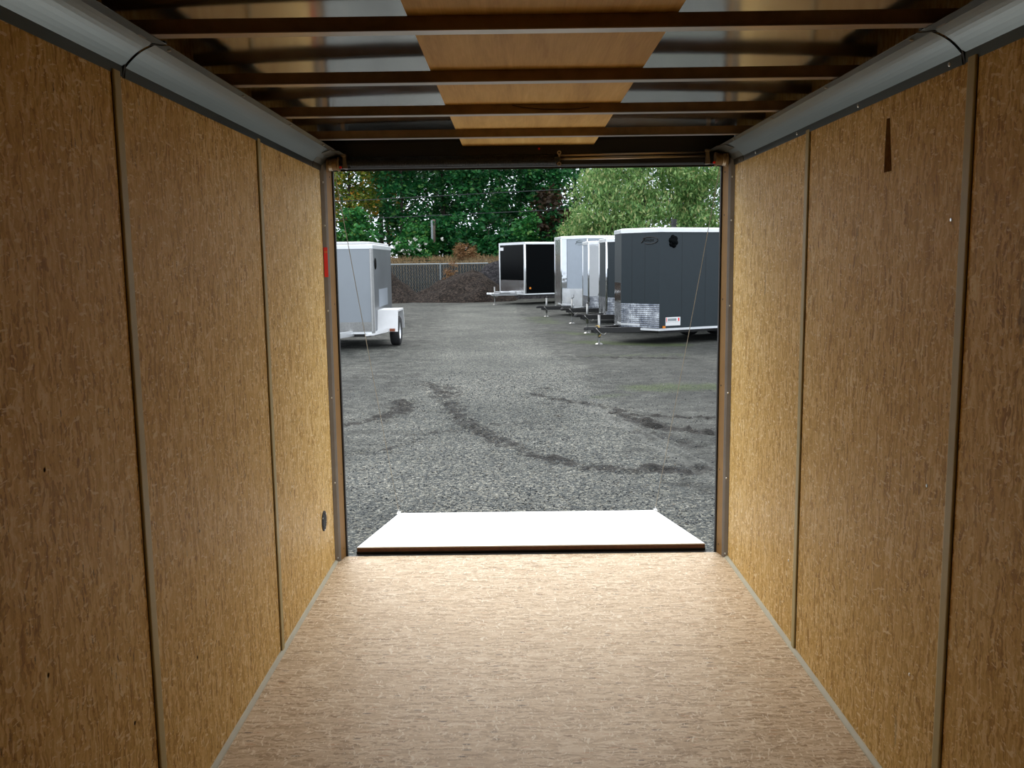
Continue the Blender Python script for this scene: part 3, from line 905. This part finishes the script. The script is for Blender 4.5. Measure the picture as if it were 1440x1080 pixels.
def badge(parent, depth, h, u, zc, s=1.0, mat='black'):
    b = MB()
    (c, tdir) = on_front(depth, h, u, 1, 0.006)
    (c2, _) = on_front(depth, h, u, 1, 0.001)
    T = Vector((tdir[0], tdir[1], 0)); Nn = Vector((c[0] - c2[0], c[1] - c2[1], 0)).normalized()
    P = lambda a, z, o=0.0: tuple(Vector((c[0], c[1], zc)) + T * a + Vector((0, 0, z)) + Nn * o)
    b.tube([P(s * 0.19 * math.cos(a), s * 0.070 * math.sin(a)) for a in np.linspace(-2.2, 2.5, 26)], 0.010 * s, 6)
    for k in range(8):
        a0 = s * (-0.15 + 0.033 * k)
        hh = s * (0.034 if k in (0, 5) else 0.022)
        b.tube([P(a0 - s * 0.008, -hh), P(a0 + s * 0.008, hh)], 0.0065 * s, 5)
    b.tube([P(-s * 0.20, -s * 0.05), P(-s * 0.10, s * 0.055), P(s * 0.02, s * 0.062)], 0.010 * s, 5)
    b.build('badge', M[mat], parent=parent)


badge(A, dA, hA, 0.74, zc, 1.1)
# round sidewall vent with scalloped flaps
b = MB()
cx_, cz_ = -dA - 0.36, ztA - 0.30
for k in range(6):
    a = k * math.pi / 3 + 0.3
    b.lathe([(0, 0.03), (0.05, 0.025), (0.065, 0.0)], (cx_ + 0.065 * math.cos(a), hA, cz_ + 0.085 * math.sin(a)), 'y', 12)
b.lathe([(0, 0.05), (0.06, 0.045), (0.09, 0.0)], (cx_, hA, cz_), 'y', 16)
b.build('side_vent', M['blackskin'], parent=A)
# white data sticker with small print blocks
sx0, sx1, sz0, sz1 = -dA - 0.17, -dA - 0.57, zbA + 0.10, zbA + 0.29
st = MB().box(sx1, sx0, hA + 0.001, hA + 0.003, sz0, sz1).build('sticker', M['white'], parent=A)
b = MB()
b.box(sx1 + 0.11, sx0 - 0.06, hA + 0.003, hA + 0.005, sz1 - 0.085, sz1 - 0.03)
for k in range(9):
    b.box(sx0 - 0.035 - k * 0.040, sx0 - 0.015 - k * 0.040, hA + 0.003, hA + 0.005, sz0 + 0.075, sz0 + 0.083)
b.build('print', M['fence'], parent=st)
MB().box(sx1 + 0.03, sx1 + 0.065, hA + 0.003, hA + 0.005, sz1 - 0.09, sz1 - 0.02).build('red_mark', M['red'], parent=st)
MB().box(sx0 - 0.035, sx0 - 0.02, hA + 0.003, hA + 0.005, sz1 - 0.10, sz1 - 0.01).build('red_mark', M['red'], parent=st)
MB().box(-dA - 0.15, -dA - 0.08, hA + 0.012, hA + 0.03, zbA + 0.05, zbA + 0.10).build('marker_light', M['orange'], parent=A)
# roof vent
b = MB().box(-1.30, -1.22, 0.20, 0.28, ztA, ztA + 0.18)
b.box(-1.32, -1.20, 0.18, 0.30, ztA + 0.10, ztA + 0.13)
b.box(-1.31, -1.21, 0.19, 0.29, ztA + 0.16, ztA + 0.22)
b.build('roof_vent', M['black'], parent=A)
# yellow strap tied round the coupler
b = MB()
for k in range(3):
    b.tube([(0.62 + 0.012 * k, 0.09 * math.cos(a), zbA + 0.03 + 0.075 * math.sin(a)) for a in np.linspace(0, 2 * math.pi, 14)], 0.007, 5)
b.tube([(0.63, 0.09, zbA), (0.61, 0.12, zbA - 0.09), (0.66, 0.11, zbA - 0.13), (0.60, 0.10, zbA - 0.11)], 0.008, 5)
b.build('yellow_rope', plain('yellow_rope', (0.45, 0.30, 0.08), 0.7), parent=A)
# far half of the nose carries bright trim and a dark pane
front_quad(dA, hA, 0.06, 0.95, zbA + 0.60, zbA + 1.05, 0.002, 0.006, -1).build('nose_trim', M['mirror'], parent=A)

# second charcoal trailer
B, hB, zbB, ztB = make_trailer('enclosed_trailer', 'smaller charcoal V-nose trailer with diamond plate guard, partly hidden behind the nearest trailer', (2.36, 24.15), ANG, 1.9, 4.0, 0.34,
                         0.07, 2.11, 'charcoal', guard='plate', gz=0.50, post='mirror', step=False)
for u in (0.35, 0.7):
    front_quad(0.34, hB, u, u + 0.02, zbB + 0.52, ztB - 0.1, 0.0, 0.003).build('screw_seam', M['black'], parent=B)
for (u, z) in ((0.72, 0.44), (0.70, 0.16)):
    front_quad(0.34, hB, u, u + 0.09, zbB + z - 0.05, zbB + z + 0.06, 0.006, 0.016).build('reflector', M['white'], parent=B)

# two white trailers
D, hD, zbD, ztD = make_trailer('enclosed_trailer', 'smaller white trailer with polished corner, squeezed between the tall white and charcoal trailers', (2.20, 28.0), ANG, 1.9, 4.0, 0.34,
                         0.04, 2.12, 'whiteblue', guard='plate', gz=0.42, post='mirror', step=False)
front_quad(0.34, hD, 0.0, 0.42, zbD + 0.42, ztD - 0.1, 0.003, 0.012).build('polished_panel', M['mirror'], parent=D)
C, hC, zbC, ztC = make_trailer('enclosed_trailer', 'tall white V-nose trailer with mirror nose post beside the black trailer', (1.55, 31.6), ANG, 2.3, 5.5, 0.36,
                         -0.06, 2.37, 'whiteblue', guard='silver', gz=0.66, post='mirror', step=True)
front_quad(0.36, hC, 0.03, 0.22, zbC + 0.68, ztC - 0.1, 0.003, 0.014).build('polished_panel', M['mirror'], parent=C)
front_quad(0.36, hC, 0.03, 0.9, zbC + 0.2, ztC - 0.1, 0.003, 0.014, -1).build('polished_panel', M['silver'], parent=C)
badge(C, 0.36, hC, 0.72, ztC - 0.22, 1.0, 'fence')

# black flat-front trailer, furthest
E_, hE, zbE, ztE = make_trailer('flat_front_trailer', 'black flat-front enclosed trailer with silver trim at the far end of the row', (-0.18, 41.05), math.atan2(-0.47, -0.88), 2.45, 6.0, 0.0,
                          0.10, 2.38, 'blackskin', post='alu_white', tongue_m='silver', tongue=1.25, step=False, fender_x=-3.6)
MB().box(0.001, 0.012, -hE + 0.06, hE - 0.06, zbE + 0.05, zbE + 0.62).build('stone_guard', M['silver'], parent=E_)
MB().box(0.002, 0.02, -hE + 0.02, hE - 0.02, ztE - 0.10, ztE).build('front_rail', M['alu_white'], parent=E_)
for s in (-1, 1):
    MB().box(-0.02, 0.014, s * (hE - 0.05) - 0.05, s * (hE - 0.05) + 0.05, zbE, ztE).build('front_corner', M['alu_white'], parent=E_)
MB().box(0.014, 0.02, -hE + 0.06, -hE + 0.45, ztE - 0.34, ztE - 0.20).build('sticker', M['white'], parent=E_)
MB().box(-0.28, -0.20, hE + 0.001, hE + 0.02, zbE + 0.24, zbE + 0.32).build('marker_light', M['orange'], parent=E_)
MB().box(-1.72, -1.68, hE, hE + 0.004, zbE + 0.06, ztE - 0.1).build('door_seam', M['charcoal'], parent=E_)
MB().box(0.05, 0.75, -0.35, 0.35, zbE + 0.05, zbE + 0.13).build('tongue_box', M['silver'], parent=E_, bevel=0.02)

# silver cargo trailer on the left, nose towards us
F, hF, zbF, ztF = make_trailer('cargo_trailer', 'silver flat-front cargo trailer with white fender on the left side of the yard', (-4.10, 20.0), math.radians(-90), 1.86, 3.0, 0.0,
                         -0.0, 1.95, 'alu_panel', tongue_m='alu_white', step=False, tongue=1.3, fender_x=-1.05, wheels=0, side_skin='side_alu')
# stone guard and side skins
MB().box(0.001, 0.006, -hF + 0.05, hF - 0.05, zbF + 0.05, zbF + 0.26).build('stone_guard', M['galv'], parent=F)
for s in (-1, 1):
    MB().box(-0.06, 0.012, s * (hF - 0.02) - 0.035, s * (hF - 0.02) + 0.035, zbF, ztF - 0.09).build('corner_trim', M['galv'], parent=F)
    b = MB()
    for k in range(56):
        z = zbF + 0.06 + k * 0.032
        if z > ztF - 0.12: break
        b.box(0.012, 0.017, s * (hF - 0.035) - 0.008, s * (hF - 0.035) + 0.008, z, z + 0.014)
        b.box(-0.035, -0.02, s * (hF + 0.015), s * (hF + 0.022), z, z + 0.014)
    b.build('rivet_row', M['white'], parent=F)
# jeep style fender boxes with wheels
for o in list(F.children):
    if o.name.startswith('fender'): bpy.data.objects.remove(o)
for s in (-1, 1):
    y0, y1 = sorted((s * hF, s * (hF + 0.46)))
    b = MB()
    loop = [(-0.42, 0.36), (-0.55, 0.84), (-1.55, 0.84), (-1.75, 0.36), (-1.70, 0.36), (-1.51, 0.80), (-0.59, 0.80), (-0.46, 0.36)]
    b.prism_pts([(xx, y0, zz) for xx, zz in loop], [(xx, y1, zz) for xx, zz in loop])
    fe = b.build('fender', M['white'], parent=F)
    b = MB().prism_pts([(-0.40, s * hF, 0.34), (0.05, s * (hF - 0.20), 0.34), (0.05, s * (hF - 0.20), 0.30), (-0.40, s * hF, 0.28)],
                       [(-0.40, s * (hF + 0.25), 0.45), (0.05, s * hF, 0.36), (0.05, s * hF, 0.32), (-0.40, s * (hF + 0.25), 0.36)])
    b.build('fender_brace', M['white'], parent=F)
    MB().box(-0.43, -0.40, s * (hF + 0.34) - 0.06, s * (hF + 0.34) + 0.06, 0.37, 0.43).build('marker_light', plain('brown_lens', (0.25, 0.07, 0.03), 0.3), parent=fe)
    y = s * (hF + 0.34)
    w_ = MB().lathe([(0.20, -0.10), (0.30, -0.11), (0.338, -0.085), (0.345, 0), (0.338, 0.085), (0.30, 0.11), (0.20, 0.10)], (-1.05, y, 0.342), 'y', 32).build('wheel', M['rubber'], parent=F, smooth=True)
    MB().lathe([(0, s * 0.05), (0.06, s * 0.06), (0.17, s * 0.05), (0.205, s * 0.09), (0.205, -s * 0.09), (0, -s * 0.09)], (-1.05, y, 0.342), 'y', 24).build('rim', M['alu_white'], parent=w_)
MB().tube([(-1.05, -hF - 0.3, 0.34), (-1.05, hF + 0.3, 0.34)], 0.035, 10).build('axle', M['black'], parent=F)
b = MB().box(-0.50, -0.20, hF - 1.32, hF - 0.98, ztF, ztF + 0.10)
b.build('roof_vent', M['white'], parent=F)
MB().lathe([(0, 0.02), (0.12, 0.02), (0.14, 0.0)], (-0.38, hF, ztF - 0.42), 'y', 20).build('side_vent', M['blackskin'], parent=F)
# pale panel painting a reflection onto the metal side
MB().box(-2.2, -0.8, hF + 0.005, hF + 0.010, 0.90, 1.30).build('painted_reflection', M['reflection_grey'], parent=F)

G, hG, zbG, ztG = make_trailer('box_trailer', 'white box trailer whose roof shows just behind the silver cargo trailer', (-5.30, 26.4), math.radians(-90), 2.1, 4.0, 0.0, 0.05, 2.16, 'white', step=False, tongue=1.2, roof_m='white')

# ------------------------------------------------------------------ piles, fence, pole, wires
def pile(name, cx, cy, H, rl, rr, ry, mat, label, seed, cat='pile'):
    th_ = np.linspace(0, 2 * math.pi, 65)[:-1]; rr_ = np.linspace(0, 1, 22)
    TH, RR = np.meshgrid(th_, rr_)
    rx = np.where(np.cos(TH) < 0, rl, rr)
    X = cx + rx * RR * np.cos(TH); Y = cy + ry * RR * np.sin(TH)
    hh = H * np.maximum(0, (1 - RR) ** 1.05) * (1 - 0.12 * np.exp(-(RR / 0.15) ** 2))
    Zp = GZ - 0.06 + hh + (0.30 * vnoise(X, Y, 1.3, seed) + 0.16 * vnoise(X, Y, 3.7, seed + 1)) * np.minimum(1, 5 * RR * 0.2 + hh) * (RR < 1)
    nv = len(th_)
    idx = []
    for i in range(len(rr_) - 1):
        for k in range(nv):
            idx.append((i * nv + k, i * nv + (k + 1) % nv, (i + 1) * nv + (k + 1) % nv, (i + 1) * nv + k))
    return np_mesh(name, np.stack([X.ravel(), Y.ravel(), Zp.ravel()], 1), np.array(idx)[:, ::-1], M[mat], smooth=True, label=label, cat=cat)


pile('mulch_pile', -2.15, 45.6, 1.85, 3.6, 2.3, 2.6, 'mulch', 'large dark brown mulch pile left of the black trailer in front of the fence', 21)
pile('mulch_pile', -7.1, 45.3, 2.35, 3.0, 2.7, 2.4, 'mulch', 'dark brown mulch pile showing beside the silver cargo trailer', 31)
pile('rubble_pile', -0.9, 48.2, 2.30, 2.6, 4.0, 1.7, 'soil_grey', 'grey rubble heap rising behind the black trailer at the fence end', 41)

fn = empty('chain_link_fence', (-6, 50, GZ), label='chain link fence with dark privacy slats behind the mulch piles', cat='fence')
ft = 1.475 - GZ
for k in range(5):
    x = -5.49 + 0.0 + (k - 2) * 3.0 + 1.38
    x = -4.11 + 6 + (k - 3) * 2.9
    MB().tube([(x, 0, 0), (x, 0, ft + 0.04)], 0.045, 10).build('post', M['fence'], parent=fn)
MB().tube([(-8, 0, ft), (4.5, 0, ft)], 0.035, 8).build('top_rail', M['fence'], parent=fn)
b = MB()
x = -8.0
while x < 4.5:
    b.box(x, x + 0.128, -0.008, 0.008, 0.05, ft - 0.05)
    x += 0.155
b.build('slat_panel', M['slat'], parent=fn)
b = MB()
for k in range(-80, 46):          # diagonal wires of the mesh
    x = k * 0.1
    b.tube([(x, -0.015, 0.05), (x + 0.9, -0.015, ft)], 0.0035, 3, cap=False)
    b.tube([(x + 0.9, -0.02, 0.05), (x, -0.02, ft)], 0.0035, 3, cap=False)
b.build('wire_mesh', M['fence'], parent=fn)

pole = MB().tube([(-4.98, 56, 1.2), (-4.96, 56, 3.0), (-4.93, 56, 4.15)], [0.13, 0.12, 0.11], 12).build('wooden_post', M['wood_pole'], smooth=True,
        label='weathered wooden post standing beyond the fence before the trees', cat='post')
MB().box(-5.10, -4.98, 55.86, 55.9, 2.9, 4.1).build('cover_strip', M['fence'], parent=pole)


def wire(pts, label):
    P = []
    for (a, bb) in zip(pts[:-1], pts[1:]):
        for t in np.linspace(0, 1, 8)[:-1]: P.append(tuple(np.array(a) * (1 - t) + np.array(bb) * t))
    P.append(pts[-1])
    MB().tube(P, 0.022, 5).build('overhead_wire', M['wire'], label=label, cat='wire')


wire([(-26, 56, 5.1), (-10.5, 56, 5.30), (0.7, 56, 5.75), (3.5, 56, 5.85), (20, 56, 6.6)], 'upper of the two dark wires strung across the trees')
wire([(-26, 56, 4.0), (-10.5, 56, 4.20), (0.7, 56, 4.56), (3.5, 56, 4.66), (20, 56, 5.4)], 'lower of the two dark wires strung across the trees')


# ------------------------------------------------------------------ plants
def leaf_cloud(rs, cent, crad, n, size, asp=0.6, droop=0.0):
    """n rhombic leaves spread through clumps; returns verts, faces"""
    ci = rs.randint(0, len(cent), n)
    d = rs.randn(n, 3); d /= np.linalg.norm(d, axis=1)[:, None]
    p = cent[ci] + d * (crad[ci] * rs.rand(n) ** 0.45)[:, None] * np.array([1, 1, 0.75])
    a = rs.randn(n, 3); a[:, 2] = a[:, 2] * (0.5 + droop * 1.5) - droop * 1.6
    a /= np.linalg.norm(a, axis=1)[:, None]
    nn = rs.randn(n, 3); nn[:, 2] += 0.6 * (1 - droop)
    bvec = np.cross(a, nn); bvec /= np.linalg.norm(bvec, axis=1)[:, None]
    s = size * (0.6 + 0.8 * rs.rand(n))[:, None]
    V = np.stack([p - a * s, p + bvec * s * asp, p + a * s, p - bvec * s * asp], 1).reshape(-1, 3)
    F_ = np.arange(4 * n).reshape(-1, 4)
    return V, F_


def tree(name, label, x, y, z0, H, cr, leafm, n, seed, size=0.17, base=0.25, trunk_r=0.16, clumps=70, droop=0.0, asp=0.6, bark='bark', cat='tree', group=None, crad=(0.5, 0.95), lean=0.0):
    rs = np.random.RandomState(seed)
    t = empty(name, (x, y, z0), label=label, cat=cat, group=group)
    c = []
    while len(c) < clumps:
        q = rs.rand(3) * 2 - 1
        if q @ q < 1: c.append(q)
    c = np.array(c)
    hz = H * (1 - base)
    cent = np.stack([c[:, 0] * cr, c[:, 1] * cr, H * base + hz * (c[:, 2] * 0.5 + 0.5)], 1)
    rad = crad[0] + (crad[1] - crad[0]) * rs.rand(clumps)
    V, F_ = leaf_cloud(rs, cent, rad, n, size, asp, droop)
    np_mesh('foliage', V, F_, M[leafm], parent=t)
    b = MB()
    sway = rs.rand() * 6.28
    pts = [(0.2 * math.sin(sway + k * 0.9) * k / 6 + lean * k, 0.2 * math.cos(sway + k) * k / 6, H * 0.92 * k / 6 - (0.4 if k == 0 else 0)) for k in range(7)]
    b.tube(pts, [trunk_r * (1 - 0.13 * k) for k in range(7)], 8)
    for k in range(9):
        zz = H * (base * 0.8 + (0.85 - base) * rs.rand())
        tt = zz / (H * 0.92) * 6
        i = min(5, int(tt)); fr = tt - i
        p0 = np.array(pts[i]) * (1 - fr) + np.array(pts[i + 1]) * fr
        a = rs.rand() * 6.28; l = cr * (0.5 + 0.4 * rs.rand())
        b.tube([tuple(p0), (p0[0] + l * 0.5 * math.cos(a), p0[1] + l * 0.5 * math.sin(a), p0[2] + l * 0.35), (p0[0] + l * math.cos(a), p0[1] + l * math.sin(a), p0[2] + l * 0.8)],
               [trunk_r * 0.4, trunk_r * 0.25, trunk_r * 0.1], 6)
    b.build('trunk', M[bark], parent=t, smooth=True)
    return t


BZ = 1.65
tree('maple_tree', 'yellowing maple tree at the far left beyond the fence', -10.6, 59, BZ, 12, 2.0, 'leaf_autumn', 8500, 1, base=0.08, trunk_r=0.14, size=0.13, clumps=110)
tree('maple_tree', 'green and gold maple tree second from the left beyond the fence', -8.6, 62.5, BZ, 13, 1.5, 'leaf_autumn', 6000, 2, size=0.13, trunk_r=0.12, clumps=90, base=0.10)
spots = [(-7.2, 58.5, 3, 'dense dark green tree just right of the yellowing maple'),
         (-4.6, 60, 4, 'dark green tree standing above the wooden post'),
         (-2.2, 58, 5, 'dark green tree right of the wooden post, behind the mulch pile'),
         (0.4, 60.5, 6, 'dark leafy tree rising above the left end of the black trailer'),
         (2.5, 59, 7, 'dark leafy tree rising over the black trailer and its neighbour')]
for x, y, sd, lab in spots:
    tree('leafy_tree', lab, x, y, BZ, 13, 1.9, 'leaf_dark', 9600, sd, base=0.07, trunk_r=0.13, size=0.128, clumps=115, group='dark green trees beyond the fence')
tree('leafy_tree', 'rust brown drying tree between the dark trees and the pale green tree', 2.2, 56.5, BZ, 4.3, 0.7, 'leaf_brown', 1300, 18, base=0.1, clumps=30)
for x, sd in ((-14.5, 51), (-10, 52), (-5.9, 53), (-1.0, 54), (4.5, 55), (7.6, 56), (13, 57)):
    tree('background_tree', 'dark tree in the second row behind the front line of trees', x, 69, BZ, 14, 2.6, 'leaf_dark', 4400, sd, base=0.05, trunk_r=0.2, size=0.16, clumps=120, crad=(0.7, 1.3), group='second row of trees')
tree('birch_tree', 'pale green feathery tree behind the white trailers on the right', 6.6, 48, GZ, 11, 3.5, 'leaf_birch', 30000, 61, size=0.115, base=0.0, droop=0.75, asp=0.36, clumps=260, crad=(0.6, 1.0), trunk_r=0.16)
tree('birch_tree', 'pale green feathery tree at the right edge above the charcoal trailer', 11.6, 47, GZ, 11, 3.3, 'leaf_birch', 24000, 62, size=0.115, base=0.0, droop=0.75, asp=0.36, clumps=220, crad=(0.6, 1.0), trunk_r=0.16)

tree('birch_tree', 'low pale green branches filling the gap above the second charcoal trailer', 4.4, 50.5, GZ, 6.5, 2.0, 'leaf_birch', 9000, 63, size=0.115, base=0.0, droop=0.75, asp=0.36, clumps=80, crad=(0.6, 1.0), trunk_r=0.08)

# undergrowth along the foot of the trees
for i, (x, y, w, h, m, lab) in enumerate([
        (-12.5, 56.3, 1.6, 3.4, 'leaf_autumn', 'yellow green bush at the far left under the maple'),
        (-9.6, 56.0, 1.5, 3.1, 'leaf_mid', 'green bush under the gold maple beside the cargo trailer'),
        (-5.9, 56.4, 1.3, 2.6, 'leaf_mid', 'round green bush just left of the wooden post'),
        (-3.7, 56.6, 1.3, 3.0, 'leaf_dark', 'dark bush just right of the wooden post'),
        (-1.5, 56.2, 1.4, 2.8, 'leaf_dark', 'dark bush behind the right shoulder of the mulch pile'),
        (0.6, 56.2, 1.3, 3.0, 'leaf_mid', 'mid green bush above the left half of the black trailer roof'),
        (-0.5, 55.6, 1.0, 1.7, 'leaf_dark', 'low dark bush touching the top left corner of the black trailer'),
        (3.0, 56.6, 1.6, 3.2, 'leaf_dark', 'dark bush above the roof of the black trailer')]):
    tree('bush', lab, x, y, BZ - 0.6, h + 0.6, w, m, 3800, 80 + i, size=0.13, base=0.0, trunk_r=0.05, clumps=36, crad=(0.4, 0.7), cat='bush')
fb = tree('flowering_bush', 'bush dotted with white blossom left of the wooden post above the fence', -6.2, 54.8, BZ - 0.1, 1.5, 1.1, 'leaf_mid', 2400, 95, size=0.11, base=0.0, trunk_r=0.04, clumps=26, crad=(0.3, 0.5), cat='bush')
rs = np.random.RandomState(96)
cc = np.stack([rs.randn(26) * 0.75, rs.randn(26) * 0.3 - 0.9, 0.5 + 0.9 * rs.rand(26)], 1)
V, F_ = leaf_cloud(rs, cc, np.full(26, 0.12), 300, 0.045, 0.8)
np_mesh('blossom', V, F_, M['bloom'], parent=fb)
tree('dry_shrub', 'rust orange dry shrub behind the fence above the mulch pile', -2.9, 54.0, BZ - 0.1, 1.3, 0.7, 'leaf_dry', 1500, 97, size=0.09, base=0.0, trunk_r=0.03, clumps=20, crad=(0.25, 0.4), asp=0.25, cat='shrub')
tree('dry_shrub', 'tan dry weed clump poking up between the fence and the mulch pile', -3.45, 49.6, GZ, 1.95, 0.45, 'leaf_dry', 900, 98, size=0.09, base=0.0, trunk_r=0.02, clumps=16, crad=(0.2, 0.35), asp=0.2, cat='shrub')

# dry grass on the bank: uncountable
rs = np.random.RandomState(12)
n = 9000
px = rs.rand(n) * 22 - 14; py = 51.0 + 4.0 * rs.rand(n)
pz = GZ - 0.1 + 2.15 * np.clip((py - 50.4) / 3.0, 0, 1) ** 0.8
hgt = 0.08 + 0.22 * rs.rand(n) ** 2 * (0.6 + np.clip(vnoise(px, py, 0.5, 77) + 0.5, 0, 1))
lx = rs.randn(n) * 0.08; w = 0.02
V = np.stack([np.stack([px - w, py, pz], 1), np.stack([px + w, py, pz], 1), np.stack([px + w * 0.3 + lx, py, pz + hgt], 1), np.stack([px - w * 0.3 + lx, py, pz + hgt], 1)], 1).reshape(-1, 3)
np_mesh('dry_grass', V, np.arange(4 * n).reshape(-1, 4), M['grass_dry'], kind='stuff', label='straw coloured dry grass along the bank behind the fence', cat='grass')
